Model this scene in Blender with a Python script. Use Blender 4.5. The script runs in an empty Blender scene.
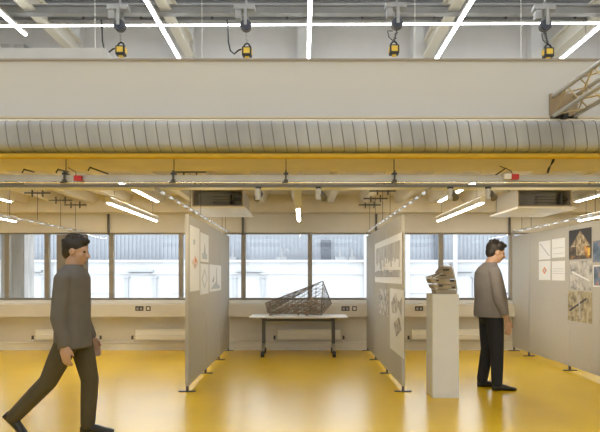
import bpy, math, random
from mathutils import Vector, Matrix, Euler
random.seed(7)
SC = bpy.context.scene
COL = SC.collection
F = 540.0; CX = 303.0; CY = 276.0; H = 1.4

# ------------------------------------------------------------------ camera
cam_d = bpy.data.cameras.new('camera'); cam_d.sensor_width = 36; cam_d.lens = 32.4
cam_d.shift_x = -0.005; cam_d.shift_y = 0.1; cam_d.clip_start = 0.05; cam_d.clip_end = 300
cam = bpy.data.objects.new('camera', cam_d); COL.objects.link(cam)
cam.location = (0, 0, H); cam.rotation_euler = (math.radians(90), 0, 0)
SC.camera = cam
# ------------------------------------------------------------------ world: overcast sky
w = bpy.data.worlds.new('overcast_sky'); SC.world = w; w.use_nodes = True
bg = w.node_tree.nodes['Background']
bg.inputs[0].default_value = (0.85, 0.92, 1.0, 1); bg.inputs[1].default_value = 2.6
SC.view_settings.view_transform = 'Standard'; SC.view_settings.look = 'None'
SC.view_settings.exposure = 0.42; SC.view_settings.gamma = 1; SC.view_settings.use_curve_mapping = False
TUBE_UP = 16.0; TUBE_LOW = 34.0

# ------------------------------------------------------------------ materials
def mat(name, col, rough=0.6, metal=0.0, var=0.0, scale=4.0, bump=0.0, spec=0.5, stretch=None, trans=0.0, coat=0.0):
    m = bpy.data.materials.new(name); m.use_nodes = True
    nt = m.node_tree; b = nt.nodes['Principled BSDF']
    b.inputs['Base Color'].default_value = (*col, 1); b.inputs['Roughness'].default_value = rough
    b.inputs['Metallic'].default_value = metal
    b.inputs['Specular IOR Level'].default_value = spec
    if coat: b.inputs['Coat Weight'].default_value = coat; b.inputs['Coat Roughness'].default_value = 0.2
    if var or bump:
        tc = nt.nodes.new('ShaderNodeTexCoord'); mp = nt.nodes.new('ShaderNodeMapping')
        if stretch: mp.inputs['Scale'].default_value = stretch
        n = nt.nodes.new('ShaderNodeTexNoise'); n.inputs['Scale'].default_value = scale; n.inputs['Detail'].default_value = 6
        nt.links.new(tc.outputs['Object'], mp.inputs[0]); nt.links.new(mp.outputs[0], n.inputs['Vector'])
        if var:
            r = nt.nodes.new('ShaderNodeValToRGB')
            r.color_ramp.elements[0].position = 0.3; r.color_ramp.elements[1].position = 0.7
            r.color_ramp.elements[0].color = (*[c * (1 - var) for c in col], 1)
            r.color_ramp.elements[1].color = (*[min(1, c * (1 + var)) for c in col], 1)
            nt.links.new(n.outputs['Fac'], r.inputs[0]); nt.links.new(r.outputs[0], b.inputs['Base Color'])
        if bump:
            bp = nt.nodes.new('ShaderNodeBump'); bp.inputs['Strength'].default_value = bump; bp.inputs['Distance'].default_value = 0.01
            nt.links.new(n.outputs['Fac'], bp.inputs['Height']); nt.links.new(bp.outputs[0], b.inputs['Normal'])
    return m

def emit(name, col, s):
    m = bpy.data.materials.new(name); m.use_nodes = True; nt = m.node_tree
    nt.nodes.remove(nt.nodes['Principled BSDF'])
    e = nt.nodes.new('ShaderNodeEmission'); e.inputs[0].default_value = (*col, 1); e.inputs[1].default_value = s
    nt.links.new(e.outputs[0], nt.nodes['Material Output'].inputs[0]); return m

def floor_mat():
    m = mat('yellow_lino', (0.92, 0.60, 0.015), 0.33, var=0.04, scale=1.3, spec=0.5)
    nt = m.node_tree; b = nt.nodes['Principled BSDF']
    n = nt.nodes.new('ShaderNodeTexNoise'); n.inputs['Scale'].default_value = 2.2; n.inputs['Detail'].default_value = 8
    tc = nt.nodes.new('ShaderNodeTexCoord'); nt.links.new(tc.outputs['Object'], n.inputs['Vector'])
    mr = nt.nodes.new('ShaderNodeMapRange'); mr.inputs[3].default_value = 0.24; mr.inputs[4].default_value = 0.28
    nt.links.new(n.outputs['Fac'], mr.inputs[0]); nt.links.new(mr.outputs[0], b.inputs['Roughness'])
    return m

def art(name, cols, kind='noise', scale=5, stretch=(1, 1, 1), rough=0.6):
    """printed picture: procedural pattern through a colour ramp"""
    m = bpy.data.materials.new(name); m.use_nodes = True; nt = m.node_tree; b = nt.nodes['Principled BSDF']
    b.inputs['Roughness'].default_value = rough
    tc = nt.nodes.new('ShaderNodeTexCoord'); mp = nt.nodes.new('ShaderNodeMapping'); mp.inputs['Scale'].default_value = stretch
    nt.links.new(tc.outputs['Object'], mp.inputs[0])
    if kind == 'voronoi':
        t = nt.nodes.new('ShaderNodeTexVoronoi'); t.feature = 'DISTANCE_TO_EDGE'; t.inputs['Scale'].default_value = scale; out = t.outputs['Distance']
    elif kind == 'wave':
        t = nt.nodes.new('ShaderNodeTexWave'); t.inputs['Scale'].default_value = scale; t.inputs['Distortion'].default_value = 12; t.inputs['Detail'].default_value = 4; out = t.outputs['Fac']
    else:
        t = nt.nodes.new('ShaderNodeTexNoise'); t.inputs['Scale'].default_value = scale; t.inputs['Detail'].default_value = 8; out = t.outputs['Fac']
    nt.links.new(mp.outputs[0], t.inputs['Vector'])
    r = nt.nodes.new('ShaderNodeValToRGB'); el = r.color_ramp.elements
    while len(el) > 1: el.remove(el[-1])
    el[0].position = cols[0][0]; el[0].color = (*cols[0][1], 1)
    for p, c in cols[1:]:
        e = el.new(p); e.color = (*c, 1)
    nt.links.new(out, r.inputs[0]); nt.links.new(r.outputs[0], b.inputs['Base Color'])
    return m

def glass_mat():
    m = bpy.data.materials.new('window_glass'); m.use_nodes = True; nt = m.node_tree
    nt.nodes.remove(nt.nodes['Principled BSDF'])
    t = nt.nodes.new('ShaderNodeBsdfTransparent'); t.inputs[0].default_value = (0.97, 0.98, 0.98, 1)
    g = nt.nodes.new('ShaderNodeBsdfGlossy'); g.inputs['Roughness'].default_value = 0.02
    fr = nt.nodes.new('ShaderNodeFresnel'); fr.inputs[0].default_value = 1.3
    mx = nt.nodes.new('ShaderNodeMixShader')
    nt.links.new(fr.outputs[0], mx.inputs[0]); nt.links.new(t.outputs[0], mx.inputs[1]); nt.links.new(g.outputs[0], mx.inputs[2])
    nt.links.new(mx.outputs[0], nt.nodes['Material Output'].inputs[0]); return m

M = dict(
    floor=floor_mat(),
    wall=mat('cream_wall', (0.68, 0.64, 0.56), 0.7, var=0.03, scale=2),
    upper=mat('grey_white_wall', (0.72, 0.71, 0.70), 0.8, var=0.02),
    slab=mat('painted_concrete', (0.70, 0.63, 0.49), 0.8, var=0.05, scale=3, bump=0.1),
    parapet=mat('parapet_board', (0.56, 0.565, 0.575), 0.75, var=0.015, scale=0.8),
    lip=mat('beige_lip', (0.60, 0.52, 0.38), 0.5),
    duct=mat('galvanised_cladding', (0.36, 0.37, 0.385), 0.5, metal=0.12, var=0.22, scale=2.2, stretch=(1, 1, .5), bump=0.15),
    seam=mat('cladding_seam', (0.22, 0.21, 0.19), 0.5, metal=0.5),
    yellow=mat('yellow_pipe_paint', (0.58, 0.38, 0.03), 0.45),
    alu=mat('aluminium', (0.62, 0.61, 0.59), 0.35, metal=0.8, var=0.06, scale=6),
    chrome=mat('polished_aluminium', (0.9, 0.9, 0.88), 0.2, metal=1.0),
    rail=mat('grey_rail', (0.50, 0.49, 0.47), 0.5, metal=0.3, var=0.1, scale=3),
    steel=mat('dark_steel', (0.10, 0.095, 0.09), 0.5, metal=0.4),
    greysteel=mat('grey_steel', (0.33, 0.33, 0.33), 0.6, metal=0.2, var=0.1),
    deck=mat('roof_decking', (0.62, 0.62, 0.63), 0.6, metal=0.2, var=0.05),
    white=mat('white_paint', (0.80, 0.79, 0.76), 0.5),
    trayw=mat('cream_tray', (0.78, 0.74, 0.64), 0.45),
    plinth=mat('plinth_white', (0.77, 0.785, 0.81), 0.6, var=0.02),
    panel=mat('grey_felt_panel', (0.47, 0.455, 0.42), 0.9, var=0.04, scale=40, bump=0.05),
    paneledge=mat('panel_edge', (0.48, 0.47, 0.44), 0.5),
    black=mat('black_plastic', (0.02, 0.02, 0.022), 0.45),
    red=mat('red_plastic', (0.5, 0.02, 0.02), 0.4),
    boxy=mat('socket_box_yellow', (0.75, 0.50, 0.05), 0.45),
    reel=mat('reel_blue_black', (0.05, 0.06, 0.09), 0.35),
    frame=mat('window_frame_bronze', (0.30, 0.27, 0.22), 0.5, metal=0.2),
    glass=glass_mat(),
    rad=mat('radiator_cream', (0.84, 0.82, 0.76), 0.45),
    tabletop=mat('white_laminate', (0.84, 0.85, 0.86), 0.35),
    wire=mat('rusty_wire', (0.22, 0.19, 0.16), 0.5, metal=0.3),
    wood=mat('raw_timber', (0.42, 0.31, 0.22), 0.7, var=0.3, scale=20),
    card=mat('grey_board', (0.42, 0.36, 0.28), 0.8, var=0.08, scale=20),
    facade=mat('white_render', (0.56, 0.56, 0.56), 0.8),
    facade2=mat('grey_moulding', (0.42, 0.42, 0.43), 0.8),  # window surrounds, a darker grey than the wall render
    clad=mat('grey_cladding', (0.31, 0.325, 0.35), 0.6, var=0.05),
    darkclad=mat('dark_louvre', (0.12, 0.13, 0.15), 0.6),
    conc=mat('concrete', (0.45, 0.44, 0.43), 0.85, var=0.18, scale=3, stretch=(4, 4, .6)),
    pier=mat('brown_grey_pier', (0.20, 0.175, 0.145), 0.8, var=0.04),
    paper=mat('paper', (0.80, 0.81, 0.82), 0.7),
    ink=mat('ink_grey', (0.42, 0.42, 0.43), 0.7),
    inkd=mat('ink_dark', (0.05, 0.05, 0.05), 0.7),
    inkb=mat('ink_blue', (0.50, 0.54, 0.58), 0.7),
    inko=mat('ink_orange', (0.70, 0.25, 0.10), 0.7),
    skin=mat('skin', (0.46, 0.29, 0.21), 0.55),
    hair=mat('dark_hair', (0.018, 0.014, 0.012), 0.6, bump=0.5, scale=60),
    shirt=mat('taupe_shirt', (0.215, 0.20, 0.205), 0.85, var=0.08, scale=9, bump=0.3),
    trousers=mat('navy_trousers', (0.017, 0.019, 0.027), 0.85, bump=0.3, scale=8),
    shoe=mat('black_leather', (0.012, 0.012, 0.012), 0.4),
    jacket=mat('brown_grey_jacket', (0.13, 0.12, 0.112), 0.9, var=0.08, scale=8, bump=0.3),
    olive=mat('dark_olive_trousers', (0.075, 0.062, 0.035), 0.9, bump=0.3, scale=8),
    eye=mat('eye_dark', (0.02, 0.015, 0.01), 0.2),
    tube_u=emit('tube_cool', (0.93, 0.97, 1.0), TUBE_UP),
    tube_l=emit('tube_warm', (1.0, 0.96, 0.88), TUBE_LOW),
    lamp=emit('lamp_face', (1.0, 0.85, 0.6), 4.0),
)

# ------------------------------------------------------------------ mesh builder
class MB:
    def __init__(s): s.v = []; s.f = []; s.m = []; s.sm = []
    def add(s, vs, fs, mi=0, smooth=False):
        o = len(s.v); s.v += [tuple(v) for v in vs]
        for f in fs: s.f.append(tuple(i + o for i in f)); s.m.append(mi); s.sm.append(smooth)
        return s
    def box(s, x0, x1, y0, y1, z0, z1, mi=0):
        vs = [(x, y, z) for x in (x0, x1) for y in (y0, y1) for z in (z0, z1)]
        return s.add(vs, [(0, 1, 3, 2), (4, 6, 7, 5), (0, 4, 5, 1), (2, 3, 7, 6), (0, 2, 6, 4), (1, 5, 7, 3)], mi)
    def bar(s, p, q, wx, wz, mi=0):
        """rectangular bar from p to q"""
        p = Vector(p); q = Vector(q); d = (q - p).normalized()
        up = Vector((0, 0, 1)) if abs(d.z) < .95 else Vector((1, 0, 0))
        a = d.cross(up).normalized(); b = a.cross(d).normalized()
        vs = [e + a * (i * wx / 2) + b * (j * wz / 2) for e in (p, q) for i in (-1, 1) for j in (-1, 1)]
        return s.add(vs, [(0, 1, 3, 2), (4, 6, 7, 5), (0, 4, 5, 1), (2, 3, 7, 6), (0, 2, 6, 4), (1, 5, 7, 3)], mi)
    def tube(s, pts, r, n=10, mi=0, r1=None):
        pts = [Vector(p) for p in pts]; k = len(pts); rings = []
        for i, p in enumerate(pts):
            d = (pts[min(i + 1, k - 1)] - pts[max(i - 1, 0)]).normalized()
            up = Vector((0, 0, 1)) if abs(d.z) < .9 else Vector((1, 0, 0))
            a = d.cross(up).normalized(); b = a.cross(d).normalized()
            rr = r if r1 is None else r + (r1 - r) * i / (k - 1)
            rings.append([p + (a * math.cos(t) + b * math.sin(t)) * rr for t in [2 * math.pi * j / n for j in range(n)]])
        vs = [v for rg in rings for v in rg]
        fs = [(i * n + j, i * n + (j + 1) % n, (i + 1) * n + (j + 1) % n, (i + 1) * n + j) for i in range(k - 1) for j in range(n)]
        s.add(vs, fs, mi, True)
        s.add(rings[0], [tuple(range(n - 1, -1, -1))], mi); s.add(rings[-1], [tuple(range(n))], mi)
        return s
    def prism(s, poly, axis, a0, a1, mi=0):
        """extrude 2D poly along axis ('x': poly=(y,z); 'y': (x,z); 'z': (x,y))"""
        def P(u, v, a): return {'x': (a, u, v), 'y': (u, a, v), 'z': (u, v, a)}[axis]
        n = len(poly); vs = [P(u, v, a0) for u, v in poly] + [P(u, v, a1) for u, v in poly]
        fs = [tuple(range(n)), tuple(range(2 * n - 1, n - 1, -1))] + [(i, (i + 1) % n, n + (i + 1) % n, n + i) for i in range(n)]
        return s.add(vs, fs, mi)
    def loft(s, rings, mi=0):
        n = len(rings[0]); vs = [v for r in rings for v in r]
        fs = [(i * n + j, i * n + (j + 1) % n, (i + 1) * n + (j + 1) % n, (i + 1) * n + j) for i in range(len(rings) - 1) for j in range(n)]
        s.add(vs, fs, mi, True)
        o = (len(rings) - 1) * n
        s.add(rings[0], [tuple(range(n - 1, -1, -1))], mi, True); s.add(rings[-1], [tuple(range(n))], mi, True)
        return s
    def ball(s, c, r, n=12, mi=0, rot=None):
        if not hasattr(r, '__len__'): r = (r, r, r)
        rings = []
        for i in range(1, n):
            t = math.pi * i / n
            rg = []
            for j in range(2 * n):
                p = Vector((r[0] * math.sin(t) * math.cos(math.pi * j / n), r[1] * math.sin(t) * math.sin(math.pi * j / n), -r[2] * math.cos(t)))
                if rot: p = rot @ p
                rg.append(Vector(c) + p)
            rings.append(rg)
        return s.loft(rings, mi)
    def build(s, name, mats, parent=None, bevel=0.0, loc=None):
        me = bpy.data.meshes.new(name)
        me.from_pydata(s.v, [], s.f)
        if not isinstance(mats, (list, tuple)): mats = [mats]
        for m in mats: me.materials.append(m)
        for p, mi, sm in zip(me.polygons, s.m, s.sm): p.material_index = mi; p.use_smooth = sm
        import bmesh
        bm = bmesh.new(); bm.from_mesh(me); bmesh.ops.recalc_face_normals(bm, faces=bm.faces); bm.to_mesh(me); bm.free()
        o = bpy.data.objects.new(name, me); COL.objects.link(o)
        if parent: o.parent = parent
        if loc: o.location = loc
        if bevel:
            b = o.modifiers.new('bevel', 'BEVEL'); b.width = bevel; b.segments = 2; b.limit_method = 'ANGLE'
        return o

def tag(o, label=None, cat=None, group=None, kind=None):
    if label: o['label'] = label
    if cat: o['category'] = cat
    if group: o['group'] = group
    if kind: o['kind'] = kind
    return o
def thing(name, label, cat, loc=(0, 0, 0), group=None, rz=0):
    o = bpy.data.objects.new(name, None); COL.objects.link(o); o.location = loc; o.rotation_euler = (0, 0, rz)
    o.empty_display_size = 0.1
    return tag(o, label, cat, group)
def kids(o): return [c for c in COL.objects if c.parent == o]
def copy_tree(o, parent=None):
    c = o.copy(); COL.objects.link(c)
    ch = kids(o)
    if parent: c.parent = parent
    for k in ch: copy_tree(k, c)
    return c
def struct(name, mb, m, parent=None, bevel=0):
    o = mb.build(name, m, parent, bevel)
    if not parent: o['kind'] = 'structure'
    return o
def P(px, py, Y): return Vector(((px - CX) / F * Y, Y, H - (py - CY) / F * Y))
def PX(px, Y): return (px - CX) / F * Y
def PZ(py, Y): return H - (py - CY) / F * Y

WY = 10.2      # inner face of the window wall
UY = 11.0      # upper back wall
# ================================================================== STRUCTURE
struct('floor', MB().box(-9, 9, -7, WY + .3, -0.1, 0), M['floor'])
struct('wall_left', MB().box(-9.2, -9, -7, UY + .3, -0.1, 6.9), M['wall'])
struct('wall_right', MB().box(9, 9.2, -7, UY + .3, -0.1, 6.9), M['wall'])
WZ0 = PZ(299, WY); WZ1 = PZ(232.5, WY)
b = MB(); b.box(-9, 9, WY, WY + .3, 0, WZ0 - .02); b.box(-9, 9, WY, WY + .3, WZ1, 2.95)
struct('wall_back', b, M['wall'])
b = MB().box(-9, 9, -7.2, -7, 0, 1.6).box(-9, 9, -7.2, -7, 4.6, 6.6)
for xx in (-9, -5.2, -1.2, 2.8, 6.8): b.box(xx, xx + 2.0 * .9, -7.2, -7, 1.6, 4.6)
struct('wall_front_unseen', b, M['wall'])  # unseen wall behind the camera, added to cut the daylight entering there
struct('wall_upper', MB().box(-9, 9, UY, UY + .2, 2.9, 6.9), M['upper'])
# waffle/ribbed mezzanine slab
b = MB(); b.box(-9, 9, 5.75, UY, 2.88, 3.0)
x = -8.8
while x < 8.9:
    b.prism([(x - .055, 2.73), (x + .055, 2.73), (x + .11, 2.88), (x - .11, 2.88)], 'y', 5.8, 9.9); x += 0.62
struct('ceiling', b, M['slab'])
struct('trim_1', MB().box(-9, 9, 9.86, WY, 2.57, 2.88), M['slab'])      # beam along the windows
struct('trim_2', MB().prism([(5.0, 2.52), (5.8, 2.52), (5.8, 2.86), (5.0, 2.86)], 'x', -9, 9), M['slab'], bevel=.02)   # mezzanine edge beam
# parapet
PY0 = 5.06
z0 = PZ(118, PY0); z1 = PZ(59, PY0)
b = MB().box(-9, 9, PY0, PY0 + .1, z0, z1 - .02)
struct('wall_parapet', b, M['parapet'])
b = MB().box(-9, 9, PY0 - .012, PY0 + .115, z1 - .02, z1)
struct('trim_3', b, mat('parapet_cap', (.30, .26, .21), .5))
b = MB().box(-9, 9, PY0 - .03, PY0 + .02, z0 - .012, z0 + .008)
struct('trim_4', b, M['lip'])
# roof with skylight strips
b = MB()
for (a, c) in ((-7, -1), (-.2, 4.2), (5.0, 9.55), (9.85, 10.3), (10.45, UY + .2)):
    b.box(-9, 9, a, c, 6.55, 6.62)
    y = a + .03
    while y < c - .06 and a > 4:
        b.box(-9, 9, y, y + .03, 6.52, 6.55); y += .09
struct('ceiling_hall', b, M['deck'])
# upper cross beams
b = MB()
for (yy, za, zb, wd) in ((8.9, PZ(14, 8.9), PZ(7, 8.9), .12), (9.5, PZ(21, 9.5), PZ(17.5, 9.5), .1), (9.9, PZ(5, 9.9), PZ(1, 9.9), .1)):
    b.box(-9, 9, yy, yy + .02, za, zb); b.box(-9, 9, yy - wd / 2, yy + wd / 2, za - .015, za); b.box(-9, 9, yy - wd / 2, yy + wd / 2, zb, zb + .015)
struct('trim_5', b, M['greysteel'])
# white columns on the upper wall
b = MB()
for px in (-40, 75, 188, 303, 418, 536, 650):
    X = PX(px, UY - .2); b.box(X - .11, X + .11, UY - .25, UY, 3, 6.55)
struct('trim_6', b, M['upper'])
# sloping white rafters running away from the camera
for i, (px, py) in enumerate(((68, 48), (190, 58), (427, 58), (553, 58))):
    h = 4.37; X = (px - CX) / (CY - py) * h
    b = MB().box(X - .09, X + .09, -6, UY - .2, H + h, H + h + .05)
    b.box(X - .02, X + .02, -6, UY - .2, H + h + .05, H + h + .3); b.box(X - .09, X + .09, -6, UY - .2, H + h + .3, H + h + .33)
    struct('trim_%d' % (7 + i), b, M['trayw'])
# skirting and trunking along the window wall
b = MB().box(-9, 9, WY - .02, WY, 0, .13); b.tube([(-9, WY - .04, .15), (9, WY - .04, .15)], .012)
struct('baseboard_back', b, M['rad'], bevel=0)
SZ = PZ(303, WY)
struct('trim_11', MB().prism([(WY - .19, SZ - .25), (WY, SZ - .25), (WY, SZ), (WY - .16, SZ), (WY - .19, SZ - .03)], 'x', -9, 9), M['wall'])
struct('trim_12', MB().box(-9, 9, WY - .1, WY + .28, SZ, WZ0 - .02), M['white'])     # sill
# windows
mull = [-160, -92, -24, 5, 45, 110, 180, 243, 310, 376, 442, 513, 580, 648, 715]
for i in range(len(mull) - 1):
    xa, xb = PX(mull[i], WY), PX(mull[i + 1], WY)
    if xb < -9 or xa > 9: continue
    xa = max(xa, -8.99); xb = min(xb, 8.99)
    w0 = .042
    b = MB(); y0, y1 = WY + .06, WY + .14
    b.box(xa, xa + w0, y0, y1, WZ0 - .02, WZ1); b.box(xb - w0, xb, y0, y1, WZ0 - .02, WZ1)
    b.box(xa + w0, xb - w0, y0, y1, WZ0 - .02, WZ0 + .02); b.box(xa + w0, xb - w0, y0, y1, WZ1 - .03, WZ1)
    wn = struct('window_%d' % (i + 1), b, M['frame'])
    MB().box(xa + w0, xb - w0, WY + .1, WY + .106, WZ0 + .02, WZ1 - .03).build('pane', M['glass'], wn)
# pier between windows on the left
struct('trim_13', MB().box(PX(57, WY - .06), PX(86, WY - .06), WY - .08, WY + .05, .0, PZ(235, WY)), M['pier'])

# ================================================================== OUTSIDE
FY = 26.0
fb = thing('building', 'white rendered building seen through the windows, with a grey corrugated upper storey', 'building', (0, FY, 0))
def rel(mb, name, m, parent, loc):
    o = mb.build(name, m, parent); o.data.transform(Matrix.Translation(-Vector(loc))); return o
zt = PZ(261, FY)
L = (0, FY, 0)
rel(MB().box(-22, 22, FY, FY + .5, -3, zt), 'wall', M['facade'], fb, L)
b = MB().box(-22, 22, FY - .18, FY + .1, zt - .06, zt + .05); b.box(-22, 22, FY - .08, FY + .02, PZ(273, FY) - .06, PZ(273, FY))
rel(b, 'cornice', M['facade'], fb, L)
b = MB().box(-22, 22, FY + 1.5, FY + 1.8, -1, 3.9)
x = -22
while x < 22: b.box(x, x + .1, FY + 1.47, FY + 1.5, zt - .5, 3.9); x += .2
rel(b, 'cladding', M['clad'], fb, L)
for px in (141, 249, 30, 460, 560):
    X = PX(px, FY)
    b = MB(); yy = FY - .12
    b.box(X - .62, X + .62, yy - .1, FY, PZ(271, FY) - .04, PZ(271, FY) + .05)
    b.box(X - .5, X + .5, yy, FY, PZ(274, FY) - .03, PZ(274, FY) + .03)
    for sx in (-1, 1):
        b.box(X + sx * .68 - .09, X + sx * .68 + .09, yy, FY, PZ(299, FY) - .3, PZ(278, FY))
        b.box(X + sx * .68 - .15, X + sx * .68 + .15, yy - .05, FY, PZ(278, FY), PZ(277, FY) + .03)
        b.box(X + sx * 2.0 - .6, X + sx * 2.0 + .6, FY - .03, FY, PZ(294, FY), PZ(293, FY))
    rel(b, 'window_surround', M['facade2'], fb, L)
X0, X1 = PX(321, FY + 1.4), PX(331, FY + 1.4)
b = MB().box(X0, X1, FY + 1.3, FY + 1.5, PZ(262, FY + 1.4), PZ(240, FY + 1.4))
for k in range(8): zz = PZ(260 - k * 2.5, FY + 1.4); b.box(X0, X1, FY + 1.25, FY + 1.3, zz, zz + .05)
rel(b, 'louvre', M['darkclad'], fb, L)
b = MB().box(PX(434, FY + 1.4), PX(441, FY + 1.4), FY + 1.3, FY + 1.5, PZ(262, FY + 1.4), PZ(232, FY + 1.4))
rel(b, 'louvre', M['darkclad'], fb, L)
for px in (368, 411, 460, 40):
    X = PX(px, FY - 1)
    rel(MB().tube([(X, FY - .2, -2), (X, FY - .2, 5)], .1), 'downpipe', M['facade'], fb, L)
for px, ww in ((340, .5), (352, .35), (221, .3), (233, .4), (282, .5)):
    X = PX(px, FY + .8)
    b = MB().box(X - ww / 2, X + ww / 2, FY + .5, FY + 1, zt, zt + .22).box(X - .04, X + .04, FY + .7, FY + .78, zt + .22, zt + .6)
    rel(b, 'roof_unit', M['greysteel'], fb, L)
struct('ground_outside', MB().box(-40, 40, WY + .3, 60, -3.1, -3), mat('pale_paving', (.6, .6, .6), .9))
pt = MB().box(PX(9, WY + .8), PX(32, WY + .8), WY + .5, WY + .9, -3, 6).build('concrete_pillar', M['conc'])
tag(pt, 'weathered grey concrete pillar outside the leftmost windows', 'pillar')

# ================================================================== DUCT, YELLOW PIPE, RAILS
t = thing('ventilation_duct', 'long metal-clad duct with many seams along the front of the mezzanine', 'duct', (0, 4.98, 2.5))
DY = 4.84; r = (PZ(119, DY) - PZ(149.5, DY)) / 2; DZ = (PZ(119, DY) + PZ(149.5, DY)) / 2
def sq(a):
    c_, s_ = math.cos(a), math.sin(a); k = (abs(c_) ** 5 + abs(s_) ** 5) ** (-1 / 5); return c_ * k, s_ * k
prof = [sq(2 * math.pi * j / 64) for j in range(64)]
b = MB().loft([[Vector((xx, u * r, DZ - 2.5 + v * r)) for u, v in prof] for xx in (-9, 9)]); b.build('cladding', M['duct'], t)
b = MB(); x = -8.9
while x < 9:
    n = 56; pts = []
    for j in range(n + 1):
        a = 2 * math.pi * j / n
        u, v = sq(a); pts.append((x - .02 * v, u * (r + .001), DZ - 2.5 + v * (r + .001)))
    b.tube(pts, .0045, 4); x += .104
o = b.build('seam', M['seam'], t); tag(o, kind='stuff')
b = MB().tube([(-9, 4.94, 2.499), (9, 4.94, 2.499)], .029, 16)
tag(b.build('yellow_pipe', M['yellow']), 'yellow painted pipe running straight below the metal-clad duct', 'pipe')

RY = 5.1
t = thing('lighting_rail', 'long grey aluminium lighting rail hung across the room below the yellow pipe', 'rail', (0, RY, 2.3))
za, zb = PZ(175.5, RY) - 2.3, PZ(187, RY) - 2.3
b = MB().box(-9, 9, -.02, .02, PZ(181.5, RY) - 2.3, za).box(-9, 9, -.028, .03, za - .008, za)
b.build('channel', M['rail'], t)
MB().tube([(-9, -.012, PZ(182.6, RY) - 2.3), (9, -.012, PZ(182.6, RY) - 2.3)], .0095, 10).build('bright_edge', M['chrome'], t)
MB().box(-9, 9, -.015, .02, zb, zb + .024).build('track', mat('dark_track', (.16, .15, .14), .5), t)
b = MB().tube([(-9, 6.3, PZ(188.3, 6.3)), (9, 6.3, PZ(188.3, 6.3))], .02, 10)
tag(b.build('conduit', M['white']), 'thin metal conduit, its reflected light painted white, running behind the long lighting rail', 'pipe')  # plain white stands in for sunlight reflected on the metal
# fixings of that conduit are the ribs; hanging rods of the rail
pos = [('near the far left of the photo', 66), ('left of the left display partition', 174), ('near the centre pendant light', 286), ('above the right display partition', 394)]
src = None
for lab, px in pos:
    X = PX(px, RY)
    if src is None:
        src = thing('rail_hanger', '', 'hanger', (X, RY, 2.52), 'hangers of the lighting rail')
        MB().tube([(0, 0, 0), (0, 0, za + 2.3 - 2.52)], .005, 6).build('rod', M['steel'], src)
        b = MB().box(-.022, .022, -.042, .035, za + 2.3 - 2.519, za + 2.3 - 2.50).box(-.008, .008, -.042, -.029, -.22, -.13).box(-.02, .02, -.042, -.029, -.245, -.215).tube([(0, -.038, -.23), (-.03, -.055, -.25)], .008, 6)
        b.build('clamp', M['steel'], src)
        o = src
    else: o = copy_tree(src)
    o.location = (X, RY, 2.52); o['label'] = 'threaded rod carrying the lighting rail, ' + lab
# red boxes on the rail
def redbox(px, py, white, lab):
    X, Z = PX(px, RY - .03), PZ(py, RY - .03)
    t = thing('junction_box', lab, 'electrical box', (X, RY - .05, Z))
    MB().box(-.035, .035, -.02, .02, -.026, .022).build('box', M['red'], t, bevel=.004)
    if white: MB().box(-.1, -.036, -.018, .024, -.024, .024).build('socket', M['white'], t, bevel=.004)
    MB().tube([(-.02, 0, .02), (-.03, .02, .06), (-.12, .06, .11)], .004, 6).build('cable', M['black'], t)
redbox(79, 178.5, False, 'small red box on the lighting rail, at the left')
redbox(514, 177, True, 'small red box with a white socket beside it on the lighting rail, at the right')
b = MB().tube([(0, 0, 0), (-.02, -.01, -.04), (-.05, -.01, -.09), (-.06, 0, -.135)], .011, 8)
o = b.build('cable_end', M['black']); o.location = P(554, 158.5, 5.02); tag(o, 'short thick black cable hanging under the edge beam at the right', 'cable')

# mezzanine wiring props on top of rail: short angled brackets
for i, (px, py, q, lab) in enumerate(((26, 171, 1, 'far left'), (60, 171, 1, 'second from the left'), (92, 169, 2, 'right of the red box at the left'))):
    b = MB(); p = P(px - 4, py + 2, 5.3); e = P(px + 8 * q, py + 4 * q - 3, 5.6); b.tube([p, p + Vector((.02, 0, .035)), e], .008, 8)
    o = b.build('bracket', M['steel']); tag(o, 'thin dark angled arm behind the lighting rail, ' + lab, 'bracket')
for (p, q, lab) in ((P(484, 183, 5.3), P(512, 164, 5.7), 'beside the red box at the right'),):
    tag(MB().tube([p, q], .008, 8).build('bracket', M['steel']), 'thin dark angled arm ' + lab, 'bracket')

# spotlights on the rail
labs = ['first from the left, left of the centre pendant', 'second from the left, right of the centre pendant', 'third from the left, above the stacked model', 'rightmost of the four, above the standing man']
src = None
for i, px in enumerate((258, 318.5, 450, 488)):
    X = PX(px, RY)
    if src is None:
        src = thing('spotlight', '', 'spotlight', (X, RY, 2.24), 'spotlights on the lighting rail')
        MB().box(-.02, .025, -.02, .02, -.018, .0).build('adapter', M['black'], src)
        MB().tube([(0, 0, -.018), (0, 0, -.12)], .026, 16).build('housing', M['rail'], src)
        b = MB().tube([(.022, .0, -.06), (.022, .085, -.095)], .030, 16, r1=.036)
        hd = b.build('lamp_head', mat('spot_head_grey', (.12, .115, .11), .4), src)
        MB().tube([(.022, .0855, -.0952), (.022, .088, -.0962)], .028, 16).build('lamp', M['lamp'], hd)
        ld = bpy.data.lights.new('spot_beam', 'SPOT'); ld.energy = 80; ld.color = (1, .86, .66); ld.spot_size = 1.0; ld.spot_blend = 1; ld.shadow_soft_size = .03
        lo = bpy.data.objects.new('spot_beam', ld); COL.objects.link(lo); lo.parent = src
        lo.location = (.022, .10, -.10); lo.rotation_euler = Vector((0, .97, -.2)).to_track_quat('-Z', 'Y').to_euler()
        o = src
    else: o = copy_tree(src)
    o.location = (X, RY, zb + 2.3); o['label'] = 'small grey spotlight under the rail, ' + labs[i]
    o.rotation_euler = (0, 0, (.45, -.42, -.62, -.72)[i])

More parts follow.
